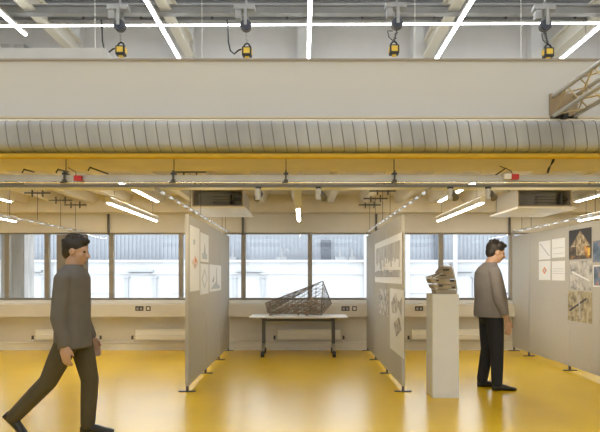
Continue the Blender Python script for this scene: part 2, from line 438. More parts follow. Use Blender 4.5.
# ================================================================== PENDANT LIGHTS (lower)
def pendant(X, ya, yb, z, lab):
    t = thing('pendant_light', lab, 'light', (X, (ya + yb) / 2, z), 'pendant tube lights under the mezzanine')
    l = (yb - ya) / 2
    MB().prism([(-.035, .008), (.035, .008), (.035, .07), (.02, .09), (-.02, .09), (-.035, .07)], 'y', -l, l).build('housing', M['trayw'], t)
    MB().box(-.016, .016, -l + .01, l - .01, -.006, .0075).build('tube', M['tube_l'], t)
    for s in (-1, 1): MB().tube([(0, s * l * .8, .09), (0, s * l * .8, 2.73 - z)], .003, 6).build('suspension_wire', M['steel'], t)
    return t
pendant(-5.0, 6.9, 9.4, 2.345, 'lowest pendant tube light at the far left edge')
pendant(-2.53, 7.0, 9.33, 2.345, 'lower and longer lit tube light left of the left partition')
c = pendant(-.07, 7.5, 9.33, 2.345, 'pendant tube light seen end-on above the wheeled table')
MB().box(-.05, .05, -.93, -.915, -.01, .3).build('end_bracket', M['white'], c)
pendant(2.33, 7.0, 9.33, 2.345, 'lower lit tube light ahead of the standing man, above the white plinth')
pendant(4.75, 6.9, 9.3, 2.345, 'lower lit tube light above the pictures at the far right')
def ceil_light(X, lab):
    t = thing('ceiling_light', lab, 'light', (X, 8.4, 2.68), 'tube lights fixed under the ribbed slab')
    MB().box(-.05, .05, -1, 1, .012, .05).build('housing', M['trayw'], t)
    MB().box(-.015, .015, -.98, .98, -.002, .0115).build('tube', M['tube_l'], t)
ceil_light(-5.08, 'upper lit tube under the slab at the far left edge')
ceil_light(-2.53, 'upper shorter lit tube under the slab left of the left partition')
ceil_light(2.37, 'upper lit tube behind the spotlights above the white plinth')
ceil_light(4.75, 'upper lit tube under the slab at the far right edge')

# ================================================================== UPPER TUBE LIGHTS
def utube(X, ya, yb, z, lab):
    t = thing('tube_light', lab, 'light', (X, (ya + yb) / 2, z), 'long tube lights high in the hall'); l = (yb - ya) / 2
    MB().box(-.035, .035, -l, l, .012, .05).build('housing', M['white'], t)
    MB().box(-.022, .022, -l + .01, l - .01, -.016, .0115).build('tube', M['tube_u'], t)
    for yy in (l * .85, l * .3):
        MB().tube([(0, yy, .05), (0, yy, 6.51 - z)], .004, 6).build('suspension_wire', M['greysteel'], t)
hh = 4.15
utube(-1.15 * hh, -5, 9.3, H + hh, 'leftmost lit tube running into the distance high up')
utube(-.57 * hh, -5, 10.6, H + hh, 'lit tube high up between the first and second socket boxes from the left')
utube(.026 * hh, -5, 10.6, H + hh, 'lit tube high up seen end-on in the centre')
utube(.615 * hh, -5, 10.6, H + hh, 'lit tube high up between the two right socket boxes')
utube(1.19 * hh, -5, 10.6, H + hh, 'rightmost lit tube running into the distance high up')
uy = 8.0
t = thing('cross_tube_light', 'thin continuous lit tube crossing the whole width high up', 'light', (0, uy, PZ(24.5, uy))); t.rotation_euler = (0, -.005, 0)
zr = PZ(24.5, uy)
MB().box(-8.9, 8.9, -.012, .012, .006, .018).build('housing', M['white'], t)
MB().box(-8.9, 8.9, -.010, .010, -.010, .0055).build('tube', M['tube_u'], t)
for px in (95, 202, 415, 521):
    X = PX(px, uy - .03); MB().tube([(X, -.03, 6.5 - zr), (X, -.03, 3.02 - zr)], .0045, 6).build('suspension_wire', M['white'], t)

# hanging power-socket boxes with cord reels
hy = 7.2
spec = [(120, 26, 121, 51, 1, 'first from the left'), (246, 26, 247, 52, 1, 'second from the left'), (397, 24, 394, 50, 0, 'third from the left'), (545, 26, 548, 53, 0, 'rightmost')]
for (rx_, ry_, bx_, by_, loop, lab) in spec:
    rp = P(rx_, ry_, hy); bp_ = P(bx_, by_, hy)
    t = thing('cord_reel', 'dark blue-black cord reel on a bracket high up, %s of four' % lab, 'cord reel', rp, 'cord reels high in the hall')
    b = MB()
    b.tube([(0, -.05, 0), (0, .05, 0)], .062, 20).build('drum', M['reel'], t)
    MB().tube([(0, -.035, 0), (0, .035, 0)], .076, 20).build('rim', M['steel'], t)
    MB().box(-.16, .12, -.06, .06, .2, .26).box(-.02, .02, -.09, -.075, -.02, .22).box(-.02, .02, .075, .09, -.02, .22).box(-.14, -.06, -.05, .05, .08, .2).tube([(0, 0, .26), (0, 0, 6.52 - rp.z)], .015).build('bracket', M['greysteel'], t)
    u = thing('socket_box', 'black and yellow power socket box hanging above the parapet, %s of four' % lab, 'socket box', bp_, 'hanging socket boxes')
    b = MB()
    b.box(-.075, .075, -.06, .06, -.075, .07); b.build('case', M['black'], u, bevel=.015)
    MB().box(-.048, .048, -.068, -.058, -.04, .045).box(-.083, -.07, -.04, .04, -.04, .045).box(.07, .083, -.04, .04, -.04, .045).box(-.03, .03, -.03, .03, -.1, -.072).build('socket_face', M['boxy'], u, bevel=.004)
    MB().tube([(-.06, 0, .07), (-.03, 0, .12), (.0, 0, .135), (.03, 0, .12), (.06, 0, .07)], .014, 8).build('handle', M['black'], u)
    u.scale = (.85, .85, .85); d = (rp - bp_) / .85
    pts = []
    for k in range(13):
        q = k / 12; v = Vector((0, 0, .135)).lerp(Vector((d.x, 0, d.z - .10)), q)
        v.x += .018 * math.sin(k * 2.6); pts.append(v)
    MB().tube(pts, .006 if loop else .012, 6).build('cord', M['greysteel'] if loop else M['black'], u)
    if loop:
        MB().tube([(-.06, 0, .05), (-.13, 0, .03), (-.2, 0, -.03), (-.26, 0, .02), (-.29, 0, .15), (-.3, 0, .4), (-.31, 0, d.z + .1)], .013, 8).build('cable', M['black'], u)
    else:
        MB().tube([(.0, 0, .13), (-.08, .0, .2), (-.1, 0, .3), (-.08, 0, .3), (-.02, 0, d.z - .11)], .007, 8).build('cable', M['black'], u)
# small braces hanging from the dark beam
for i, px in enumerate((38, 84, 141, 214, 288, 362, 436, 507, 575)):
    o = MB().tube([P(px, 7, 9.35), P(px - 2 + (i % 3), 19, 9.35)], .022, 8).build('roof_brace', M['steel']); tag(o, 'dark short brace between the roof beams, %s' % ['above the far left tube', 'left of the first reel', 'right of the first reel', 'left of the second reel', 'left of the centre tube', 'left of the third reel', 'right of the third reel', 'left of the rightmost reel', 'right of the rightmost reel'][i], 'brace')
# grey bulkhead box upper left
b = MB().prism([(PX(-60, 6.2), 3.01), (PX(113, 6.2), 3.01), (PX(105, 6.2), PZ(48, 6.2)), (PX(-60, 6.2), PZ(48, 6.2))], 'y', 6.2, 6.7)
tag(b.build('duct_box', mat('pale_grey_sheet', (.50, .49, .47), .5, var=.05)), 'pale grey boxed duct behind the parapet at the upper left', 'duct')

# ================================================================== TRUSS at upper right
ty = 5.0
xl, xr = PX(555, ty), PX(576, ty); zl, zh = PZ(115, ty), PZ(95, ty)
t = thing('truss', 'aluminium lattice truss fixed to the parapet at the upper right', 'truss', (xl, ty, zl))
W_, H_ = xr - xl, zh - zl
crn = [(0, 0), (W_, 0), (0, H_), (W_, H_)]; Ln = 4.0
for (cx, cz) in crn: MB().tube([(cx, .03, cz), (cx, -Ln, cz)], .02, 12).build('chord', M['alu'], t)
b = MB(); s = .22; k = 0; y = 0
while y > -Ln + s:
    for (a, c) in ((0, 2), (1, 3), (0, 1), (2, 3)):
        A, B = (crn[a], crn[c]) if k % 2 == 0 else (crn[c], crn[a])
        b.tube([(A[0], y, A[1]), (B[0], y - s, B[1])], .0075, 6)
    y -= s; k += 1
b.build('lattice', mat('brassy_brace', (.52, .43, .26), .4, metal=.6), t)
MB().box(-.03, W_ + .03, .03, .058, -.025, H_ + .025).build('end_plate', mat('brown_plate', (.33, .25, .16), .6), t)
MB().box(W_ * .25, W_ * .5, -.06, .0, -.04, .02).build('clamp', M['black'], t)

# ================================================================== PARTITIONS
joints = [6.5, 7.73, 8.96, 10.14]
def partition(X, js, name_lab, inner=1, lab_each=None, extra_feet=True):
    """fixed line of felt display panels on feet: every panel lifts out on its own"""
    for i in range(len(js) - 1):
        y0, y1 = js[i], js[i + 1]
        t = thing('display_panel', lab_each[i], 'display panel', (X, (y0 + y1) / 2, 0), name_lab)
        l = (y1 - y0) / 2 - .006
        MB().box(-.018, .018, -l + .004, l - .004, .075, 2.14).build('felt_board', M['panel'], t)
        for s in (-1, 1): MB().box(-.02, .02, min(s * l, s * (l - .012)), max(s * l, s * (l - .012)), .07, 2.15).build('edge_trim', M['paneledge'], t)
        foot = MB().box(-.1, .1, -.018, .018, 0, .012).box(-.014, .014, -.014, .014, .012, .13)
        fo = foot.build('foot', M['steel'], t); fo.location = (0, -l + .03, 0)
        if i == len(js) - 2:
            f2 = fo.copy(); COL.objects.link(f2); f2.parent = t; f2.location = (0, l - .03, 0)
XL, XR, XF = -1.40, 1.21, 3.95
partition(XL, joints, 'panels of the left partition', 1, ['nearest beige panel of the left partition, with a long white scroll', 'middle panel of the left partition', 'last panel of the left partition, against the windows'])
partition(XR, joints, 'panels of the right partition', -1, ['nearest panel of the right partition, left of the white plinth', 'middle panel of the right partition, carrying the pale cityscape', 'last panel of the right partition, against the windows'])
partition(XF, [6.2, 7.96, 9.4, 10.14], 'panels along the right side', -1, ['nearest panel on the right side, behind the colour pictures', 'middle panel on the right side, with four white sheets', 'last panel on the right side, in front of the standing man, blank'])

def hang_rail(X, ya, yb, lab, rods):
    z = 2.235
    t = thing('hanging_rail', lab, 'rail', (X, (ya + yb) / 2, z), 'metal rails hung above the partitions'); yc = (ya + yb) / 2
    MB().tube([(0, ya - yc, 0), (0, yb - yc, 0)], .014, 10).build('bar', M['rail'], t)
    y = ya + .15
    while y < yb:
        MB().tube([(0, y - yc, 0), (0, y - yc + .14, 0)], .0185, 10).build('clamp', M['chrome'], t); y += .34
    for ry in rods:
        MB().tube([(0, ry - yc, .012), (0, ry - yc, 2.72 - z)], .004, 6).build('rod', M['steel'], t)
        MB().box(-.2, .2, ry - yc - .012, ry - yc + .012, 2.68 - z, 2.70 - z).box(-.09, -.07, ry - yc - .01, ry - yc + .01, 2.63 - z, 2.75 - z).box(.07, .09, ry - yc - .01, ry - yc + .01, 2.63 - z, 2.75 - z).build('bracket', M['steel'], t)
    return t
hang_rail(-4.13, 6.6, 10.1, 'metal hanging rail at the far left, with no panels below it', [7.6, 8.4, 9.2, 9.8])
hang_rail(XL, 5.14, 10.1, 'metal hanging rail above the left partition', [6.7, 7.4, 9.35, 9.75])
hang_rail(XR, 5.14, 10.1, 'metal hanging rail above the right partition', [7.5, 8.2, 9.0, 9.8])
hang_rail(XF, 5.14, 10.1, 'metal hanging rail above the panels on the right side', [6.4, 7.3, 9.35, 9.75])
# vertical dark conduits on the lintel
for px, lab in ((109, 'left of the left partition'), (243, 'right of the left partition'), (376, 'behind the right partition'), (509, 'above the standing man')):
    o = MB().tube([(PX(px, WY), WY - .03, WZ1 - .05), (PX(px, WY), WY - .03, 2.58)], .022, 8).build('wall_conduit', M['steel']); tag(o, 'short dark vertical pipe over the window mullion, ' + lab, 'pipe')

# ================================================================== FAN COIL UNITS
def fancoil(xa, xb, lab):
    yf = 7.95; yb = 9.1; z = 2.42; xc = (xa + xb) / 2; hw = (xb - xa) / 2
    t = thing('fan_coil_unit', lab, 'air conditioner', (xc, yf, z), 'exposed fan coil units under the slab')
    MB().box(-hw, hw, 0, .9, .0, .02).box(-hw, hw, .0, .9, .24, .26).box(-hw, -hw + .02, 0, .9, .02, .24).box(hw - .02, hw, 0, .9, .02, .24).box(-hw, hw, .88, .9, .02, .24).build('casing', mat('casing_grey', (.36, .31, .23), .5, metal=.3), t)
    b = MB()
    for k in range(9): zz = .03 + k * .023; b.box(-hw + .03, hw * .45, .03, .06, zz, zz + .006)
    b.box(-hw + .03, hw - .03, .3, .32, .02, .24)
    b.build('grille', M['greysteel'], t)
    b = MB().tube([(-hw * .2, .12, .12), (hw * .5, .12, .12)], .07, 16, ).tube([(hw * .5, .1, .12), (hw * .95, .1, .12)], .02, 8).box(hw * .6, hw * .64, .0, .1, .05, .2)
    b.build('fan', M['steel'], t)
    MB().prism([(-hw - .02, -.03), (hw + .06, -.03), (hw + .02, .0), (-hw - .02, .0)], 'y', -.03, 1.15).build('panel', M['trayw'], t)
    b = MB()
    for k in range(5): b.box(hw * .3, hw * .95, .55 + k * .1, .6 + k * .1, -.036, -.03)
    b.build('vent_slot', M['white'], t)
    for sx in (-1, 1):
        MB().tube([(sx * hw * .9, .45, .26), (sx * hw * .9, .45, .46)], .006, 6).build('hanger', M['steel'], t)
fancoil(PX(192, 7.95), PX(243, 7.95), 'exposed fan coil unit with open grille above the left partition')
fancoil(PX(518, 7.95), PX(572, 7.95), 'exposed fan coil unit above the panels on the right side')

# ================================================================== RADIATORS & SOCKETS
rl = ['wide low radiator at the far left under the pier', 'low radiator left of the left partition', 'low radiator behind the wheeled table', 'low radiator behind the white plinth']
for (pa, pb), lab in zip(((38, 99), (137, 199), (278, 340), (411, 478)), rl):
    xa, xb = PX(pa, WY - .1), PX(pb, WY - .1); xc = (xa + xb) / 2; hw = (xb - xa) / 2
    y = WY - .2
    t = thing('radiator', lab, 'radiator', (xc, y, 0), 'low radiators along the window wall')
    z0_, z1_ = PZ(339.5, y), PZ(329.5, y)
    b = MB().box(-hw, hw, 0, .05, z0_, z1_)
    b.box(-hw, hw, -.015, 0, z0_ + .08, z0_ + .09); b.box(-hw, hw, -.012, 0, z1_ - .012, z1_)
    b.build('body', M['rad'], t, bevel=.006)
    for s in (-1, 1):
        v = MB().tube([(s * (hw + .02), .02, z0_ + .03), (s * (hw + .06), .02, z0_ + .03), (s * (hw + .06), .02, .16)], .009, 8); v.build('pipe', M['rad'], t)
        MB().tube([(s * (hw + .06), .02, z0_ + .0), (s * (hw + .06), .02, z0_ + .07)], .02, 10).build('valve', M['steel'], t)
    MB().box(-hw * .7, -hw * .65, .05, .19, z0_ + .05, z1_ - .03).box(hw * .65, hw * .7, .05, .19, z0_ + .05, z1_ - .03).build('wall_bracket', M['rad'], t)
for px, lab in ((139.5, 'left of the left partition'), (345.5, 'right of the wire sculpture'), (419, 'between the right partition and the white plinth')):
    y = WY - .19; X = PX(px, y); Z = PZ(308.5, y)
    t = thing('double_socket', 'black double power socket on the sill trunking ' + lab, 'socket', (X, y, Z), 'black double sockets on the trunking')
    MB().box(-.075, .075, -.012, 0, -.042, .042).build('plate', M['black'], t, bevel=.003)
    MB().box(-.055, -.012, -.016, -.012, -.025, .02).box(.012, .055, -.016, -.012, -.025, .02).build('socket_insert', M['greysteel'], t)
    if px > 400: continue
    t = thing('data_outlet', 'small black-framed square outlet beside the black double socket ' + lab, 'socket', (X + .165, y, Z), 'square outlets on the trunking')
    MB().box(-.042, .042, -.012, 0, -.042, .042).build('frame', M['black'], t)
    MB().box(-.024, .024, -.015, -.012, -.024, .024).build('insert', M['trayw'], t)

# ================================================================== TABLE
TY = 9.55
t = thing('folding_table', 'white-topped wheeled folding table with dark steel legs under the windows', 'table', (PX(298.5, TY), TY, 0))
hw = (PX(348, 9.25) - PX(249, 9.25)) / 2
b = MB().box(-hw, hw, -.3, .3, .675, .705); b.build('tabletop', M['tabletop'], t, bevel=.008)
tw = .615
MB().box(-tw, tw, -.025, .025, .60, .64).build('beam', M['steel'], t)
for s in (-1, 1):
    b = MB().box(s * tw - .03, s * tw + .03, -.03, .03, .19, .675).box(s * tw - .06, s * tw + .06, -.2, .2, .655, .675)
    b.build('leg', M['steel'], t, bevel=.004)
    b = MB(); b.bar((s * tw, 0, .20), (s * tw - .0, -.26, .115), .05, .04); b.bar((s * tw, 0, .20), (s * tw, .26, .115), .05, .04)
    b.build('foot', M['alu'], t)
    for q in (-1, 1):
        MB().tube([(s * tw - .028, q * .26, .05), (s * tw + .028, q * .26, .05)], .05, 16).tube([(s * tw, q * .26, .06), (s * tw, q * .26, .115)], .012, 8).build('caster', M['black'], t)

# wire sculpture: net of wire pulled over a wedge, with timber scraps inside
SY = 9.5; SB = .706
def s3(px, py, dy): p = P(px, py, SY); return Vector((p.x, SY + dy, max(SB + .002, p.z)))
t = thing('wire_sculpture', 'wedge-shaped wire net sculpture filled with wooden scraps on the wheeled table', 'sculpture', (PX(298, SY), SY, SB))
T = Vector((PX(298, SY), SY, SB))
A0, A1 = s3(266, 303, -.1), s3(266, 303, .1)       # left tip top
B0, B1 = s3(268, 312, -.12), s3(268, 312, .14)     # left tip bottom
C0 = s3(323, 281, .02)                               # apex
D0, D1 = s3(331, 303, -.14), s3(331, 303, .16)
E0, E1 = s3(321, 314, -.2), s3(321, 314, .22)
def net(mb, a, b_, c, n, r=.0034):
    def g(i, j): return a + (b_ - a) * (i / n) + (c - a) * (j / n) + Vector((random.uniform(-1, 1), random.uniform(-1, 1), random.uniform(-1, 1))) * (.006)
    G = {(i, j): g(i, j) for i in range(n + 1) for j in range(n + 1 - i)}
    for (i, j), p in G.items():
        for di, dj in ((1, 0), (0, 1), (1, -1)):
            if (i + di, j + dj) in G: mb.tube([p - T, G[(i + di, j + dj)] - T], r, 4)
b = MB()
for (a, c, e, n) in ((A0, C0, B0, 9), (B0, C0, E0, 9), (E0, C0, D0, 7), (A1, C0, B1, 8), (B1, C0, E1, 8), (E1, C0, D1, 6), (D0, C0, D1, 4), (A0, A1, C0, 6)):
    net(b, a, c, e, n)
b.build('wire_net', M['wire'], t)
b = MB()
for p, q in ((A0, C0), (C0, D0), (D0, E0), (E0, B0), (B0, A0), (A1, C0), (C0, D1), (D1, E1), (E1, B1), (B1, A1), (A0, A1), (B0, B1), (D0, D1), (E0, E1), (C0, E0)):
    b.tube([p - T, q - T], .008, 6)
b.build('frame', M['wire'], t)
for k in range(64):
    q = random.random() ** .8; px = 270 + 52 * q; hmax = .04 + .30 * q
    c = Vector((PX(px, SY), SY + random.uniform(-.1, .12), SB + .02 + random.random() ** 1.3 * hmax)) - T
    R = Euler((random.uniform(-.7, .7), random.uniform(-.7, .7), random.uniform(0, 3))).to_matrix()
    sx, sy_, sz = random.uniform(.015, .05), random.uniform(.012, .03), random.uniform(.01, .022)
    vs = [R @ Vector((i * sx, j * sy_, l * sz)) + c for i in (-1, 1) for j in (-1, 1) for l in (-1, 1)]
    mz = min(v.z for v in vs)
    if mz < .003: vs = [v + Vector((0, 0, .003 - mz)) for v in vs]
    m_ = MB().add(vs, [(0, 1, 3, 2), (4, 6, 7, 5), (0, 4, 5, 1), (2, 3, 7, 6), (0, 2, 6, 4), (1, 5, 7, 3)])
    m_.build('timber_scrap', M['wood'] if k % 3 else M['card'], t)

# ================================================================== PLINTH + MODEL
PYf = 6.2; xa, xb = PX(432.5, PYf), PX(459, PYf); PH = PZ(294, PYf)
t = MB().box(xa, xb, PYf, PYf + .31, .0, PH).build('plinth', M['plinth'], bevel=.003)
tag(t, 'tall white square plinth carrying the stacked board model', 'plinth')
my = PYf + .15; mx = PX(443, my)
t = thing('stacked_model', 'small tilted architectural model of stacked grey boards on the white plinth', 'architectural model', (mx, my, PH))
sc = my / F
def mp_(px, py): return ((px - 443) * sc, (293.3 - py) * sc + .001)
layers = [([(434, 293.2), (454.5, 293.2), (454.5, 289.8), (433, 289.2)], -.10, .10),
          ([(432, 288.4), (454, 289.2), (453.5, 284.5), (430, 284)], -.12, .11),
          ([(429.5, 283.2), (453, 284), (453.2, 279.5), (427.5, 278)], -.13, .10),
          ([(427.5, 277.6), (452.5, 278.8), (452, 275), (440, 273), (427.5, 276.6)], -.10, .12),
          ([(436, 273), (452, 274.4), (449.5, 266.4), (442, 266.2)], -.08, .10)]
for poly, y0, y1 in layers:
    MB().prism([mp_(*p) for p in poly], 'y', y0, y1).build('board_layer', M['card'], t)
b = MB()
for (px, py, w_, h_) in ((436, 286.2, 4, 1.6), (447, 281.5, 4, 2.2), (433, 281, 3, 1.2), (441, 270.6, 5, 1.6), (449, 287.6, 3, 1.4), (437, 275.6, 6, .8)):
    a, c = mp_(px, py), mp_(px + w_, py - h_); b.box(a[0], c[0], -.134, -.07, a[1], c[1])
b.build('opening', M['inkd'], t)
b = MB()
for (p, q) in (((434, 289), (434, 284)), ((453, 290), (453, 283)), ((429, 279), (440, 273)), ((450, 267), (455, 290)), ((428, 275), (431, 284)), ((444, 266), (441, 264.5)), ((449, 266), (447, 263.5))):
    a, c = mp_(*p), mp_(*q); b.bar((a[0], -.125, a[1]), (c[0], -.1, c[1]), .012, .008)
b.bar((*[mp_(433, 289)[0]], .0, mp_(433, 289)[1]), (mp_(454, 284)[0], .0, mp_(454, 284)[1]), .15, .02)
b.build('strut', M['plinth'], t)
MB().box(-.05, .06, -.06, .06, .02, .33 * .8).build('core', M['card'], t)

# ================================================================== PAPERS ON THE PARTITIONS
def sheet(name, X, face, pts, m, lab, cat, marks=(), group=None):
    """sheet on a panel plane x=X; face=+1/-1 which way it looks; pts=(pxa,pxb,pytop,pybottom measured at middle)"""
    pa, pb, pt_, pb_ = pts
    xs = X + face * .0218
    ya = xs * F / (pa - CX); yb = xs * F / (pb - CX); ym = (ya + yb) / 2
    z1_, z0_ = PZ(pt_, ym), PZ(pb_, ym)
    y0, y1 = min(ya, yb), max(ya, yb)
    b = MB(); b.box(-.0015, .0015, y0 - ym, y1 - ym, z0_, z1_, 0)
    mats = [m]
    for kk, (poly, mm) in enumerate(marks):
        if mm not in mats: mats.append(mm)
        # u from the left edge as seen
        L_ = ya if True else yb
        pp = []
        for u, v in poly:
            yy = (ya + (yb - ya) * u) - ym; pp.append((yy, z0_ + (z1_ - z0_) * v))
        b.prism(pp, 'x', face * .0015, face * (.0022 + .0004 * kk), mats.index(mm))
    o = b.build(name, mats); o.location = (xs, ym, 0)
    tag(o, lab, cat, group); return o
dia = [(.5, .18), (.85, .5), (.5, .85), (.15, .5)]
def rect(a, b_, c, d): return [(a, c), (b_, c), (b_, d), (a, d)]
def skyline(n, base, top, seed):
    r = random.Random(seed); return [(rect(i / n * .94 + .03, (i + .7) / n * .94 + .03, base, base + r.random() * (top - base) + .03)) for i in range(n)]
# left partition (seen on its right-hand face)
sheet('scroll', XL, 1, (190, 199.5, 227, 291), M['paper'], 'long white scroll with an orange diamond on the left partition', 'poster',
      [([(.5, .33), (.85, .45), (.5, .56), (.15, .44)], mat('ink_pink', (.72, .58, .52), .7)), ([(.45, .44), (.7, .47), (.55, .53)], M['inko']), ([(.35, .36), (.6, .40), (.5, .43)], M['ink']), (rect(.3, .5, .72, .80), M['inkb'])])
sheet('drawing', XL, 1, (200.3, 208.5, 234, 262), M['paper'], 'upper white sheet with a blue-grey tower beside the scroll', 'poster',
      [(rect(.2, .8, .1, .3), M['inkb']), ([(.4, .3), (.6, .3), (.52, .7)], M['ink'])])
sheet('drawing', XL, 1, (200.3, 208.5, 264, 294), M['paper'], 'lower white sheet with a pale diamond outline beside the scroll', 'poster', [(dia, M['inkb']), ([(.5, .26), (.75, .5), (.5, .76), (.25, .5)], M['paper'])])
sheet('drawing', XL, 1, (209.3, 221, 265, 291), M['paper'], 'wide sketch sheet furthest right on the left partition', 'poster',
      [([(.1, .1), (.5, .35), (.9, .15), (.85, .08)], M['inkb']), ([(.55, .3), (.62, .3), (.6, .9), (.57, .9)], M['ink']), ([(.2, .35), (.4, .6), (.35, .35)], M['ink'])])
# right partition (seen on its left-hand face)
city = art('city_print', [(.35, (.36, .35, .34)), (.6, (.5, .49, .47)), (.75, (.72, .70, .66))], 'noise', 3, (1, 2, 1))
sheet('cityscape_print', XR, -1, (375, 402, 239, 283), M['paper'], 'large print of a pale city skyline on grey on the right partition', 'poster',
      [(rect(.05, .96, .14, .86), city)] + [(p, M['paper']) for p in skyline(22, .28, .55, 3)] + [(p, M['ink']) for p in skyline(18, .15, .28, 5)])
wavy = art('tree_print', [(.42, (.68, .66, .62)), (.5, (.45, .44, .42)), (.58, (.15, .14, .14)), (.62, (.68, .66, .62))], 'noise', 9)
sheet('drawing', XR, -1, (379, 388, 289, 315), wavy, 'small print with dark branches below the cityscape', 'poster')
sheet('drawing', XR, -1, (390, 404, 289, 353), M['paper'], 'tall sheet with dark ink splashes low on the right partition', 'poster',
      [([(.1, .75), (.4, .95), (.7, .8), (.5, .62), (.2, .6)], wavy), ([(.3, .45), (.7, .58), (.85, .4), (.5, .25)], wavy), ([(.6, .75), (.9, .9), (.85, .6)], M['ink'])])
# right side panels
pl = art('pencil', [(.4, (.74, .73, .70)), (.5, (.6, .6, .58)), (.56, (.74, .73, .70))], 'wave', 3, (1, 2, 6))
for (pa, pb, ya_, yb_, lab, mk) in (
        (539, 550.5, 241, 259.5, 'upper left white sheet of the four on the right side', [([(.1, .85), (.9, .15), (.92, .2), (.12, .9)], M['ink'])]),
        (552, 565, 238.5, 257.5, 'upper right white sheet of the four on the right side', [(rect(.1, .9, .2, .22), M['ink']), (rect(.1, .9, .5, .52), M['ink'])]),
        (539, 550.5, 261, 280, 'lower left sheet of the four, with a small orange diamond', [([(.5, .3), (.7, .5), (.5, .7), (.3, .5)], M['inko']), ([(.5, .4), (.6, .5), (.5, .6), (.4, .5)], M['inkb'])]),
        (552, 565, 261, 280.5, 'lower right sheet of the four, with a drawn grid', [(rect(.08, .92, .35 + k * .12, .37 + k * .12), M['ink']) for k in range(3)])):
    sheet('drawing', XF, -1, (pa, pb, ya_, yb_), M['paper'], lab, 'poster', mk, 'four white sheets on the right side')
fire = art('fire_print', [(.35, (.03, .025, .02)), (.5, (.12, .08, .04)), (.6, (.55, .22, .03)), (.7, (.8, .5, .12))], 'noise', 6)
pyr = art('pyramid_print', [(.3, (.08, .06, .04)), (.5, (.35, .26, .15)), (.65, (.6, .5, .33))], 'noise', 14)
sheet('pyramid_picture', XF, -1, (569, 591.5, 229, 259), mat('near_black_print', (.03, .025, .022), .5), 'dark picture of a glowing pyramid above orange fires', 'picture',
      [(rect(.0, 1, .02, .42), fire), ([(.08, .42), (.95, .42), (.52, .95)], pyr), (rect(.35, .72, .12, .45), pyr), (rect(.85, .95, .1, .35), M['boxy'])])
sheet('abstract_picture', XF, -1, (570, 592, 261, 290), art('grey_abs', [(.3, (.09, .09, .09)), (.45, (.42, .41, .38)), (.6, (.62, .6, .56)), (.7, (.2, .2, .2))], 'noise', 7), 'grey and white abstract print directly below the pyramid picture', 'picture',
      [([(.2, .1), (.26, .1), (.85, .9), (.78, .9)], M['ink']), ([(.1, .6), (.9, .3), (.9, .35), (.1, .66)], M['paper'])])
sheet('abstract_picture', XF, -1, (568, 592, 291, 322), art('ochre_abs', [(.3, (.05, .05, .04)), (.45, (.30, .25, .15)), (.6, (.52, .45, .30)), (.72, (.35, .34, .33))], 'noise', 8), 'ochre and black abstract print at the bottom below the grey one', 'picture',
      [([(.05, .35), (.1, .3), (.8, .75), (.78, .8)], M['inkd']), ([(.5, .1), (.56, .1), (.5, .9), (.45, .9)], M['ink'])])
blue = art('blue_abs', [(.35, (.05, .08, .14)), (.55, (.16, .22, .32)), (.65, (.45, .2, .15)), (.8, (.4, .42, .45))], 'noise', 6)
sheet('blue_picture', XF, -1, (593, 612, 240, 262), blue, 'upper blue picture cut by the right edge of the photo', 'picture')
sheet('blue_picture', XF, -1, (593, 612, 265, 287), M['paper'], 'lower blue picture in a white border cut by the right edge of the photo', 'picture', [(rect(.05, .95, .06, .94), blue)])

# ================================================================== PEOPLE
def remesh(mb, name, m, parent, voxel=.009, smooth=4):
    o = mb.build(name, m)
    r_ = o.modifiers.new('r', 'REMESH'); r_.mode = 'VOXEL'; r_.voxel_size = voxel; r_.use_smooth_shade = True
    s_ = o.modifiers.new('s', 'SMOOTH'); s_.iterations = smooth; s_.factor = .5
    dg = bpy.context.evaluated_depsgraph_get(); me = bpy.data.meshes.new_from_object(o.evaluated_get(dg))
    o.modifiers.clear(); old = o.data; o.data = me; bpy.data.meshes.remove(old); me.name = name
    for p in me.polygons: p.use_smooth = True
    if not me.materials: me.materials.append(m)
    o.parent = parent; return o
def cap(mb, p, q, r0, r1, n=14):
    mb.tube([p, Vector(p).lerp(Vector(q), .5), q], r0, n, r1=r1); mb.ball(p, r0, 8); mb.ball(q, r1, 8)
def ering(c, rx, ry, n=24): return [Vector((c[0] + rx * math.cos(2 * math.pi * i / n), c[1] + ry * math.sin(2 * math.pi * i / n), c[2])) for i in range(n)]
def limb(mb, pts, rs):
    for i in range(len(pts) - 1): cap(mb, pts[i], pts[i + 1], rs[i], rs[i + 1])
def hand(mb, wr, d, side, s=1.0):
    """relaxed hand hanging along d; palm faces the body (side=+1: thigh is towards +y)"""
    d = Vector(d).normalized(); fwd = Vector((1, 0, 0)); fwd = (fwd - d * fwd.dot(d)).normalized(); nrm = d.cross(fwd).normalized()
    if nrm.y * side < 0: nrm = -nrm        # towards the palm side
    wr = Vector(wr); palm = wr + d * .055 * s
    R = Matrix((fwd, nrm, d)).transposed()
    mb.ball(palm, (.042 * s, .018 * s, .055 * s), 10, rot=R)
    for k, (off, ln) in enumerate(((.030, .072), (.011, .080), (-.009, .074), (-.028, .058))):
        a = wr + d * .095 * s + fwd * off * s; q1 = a + d * ln * .45 * s + nrm * .006; q2 = q1 + d * ln * .33 * s + nrm * .015; q3 = q2 + d * ln * .2 * s + nrm * .016
        cap(mb, a - d * .03, a, .010, .0098, 8); cap(mb, a, q1, .0098, .009, 8); cap(mb, q1, q2, .009, .0082, 8); cap(mb, q2, q3, .0082, .007, 8)
    a = wr + d * .025 * s + fwd * .028 * s; q1 = a + d * .038 * s + fwd * .022 * s + nrm * .008; q2 = q1 + d * .03 * s + fwd * .004 + nrm * .01
    cap(mb, a, q1, .014, .011, 8); cap(mb, q1, q2, .011, .009, 8)
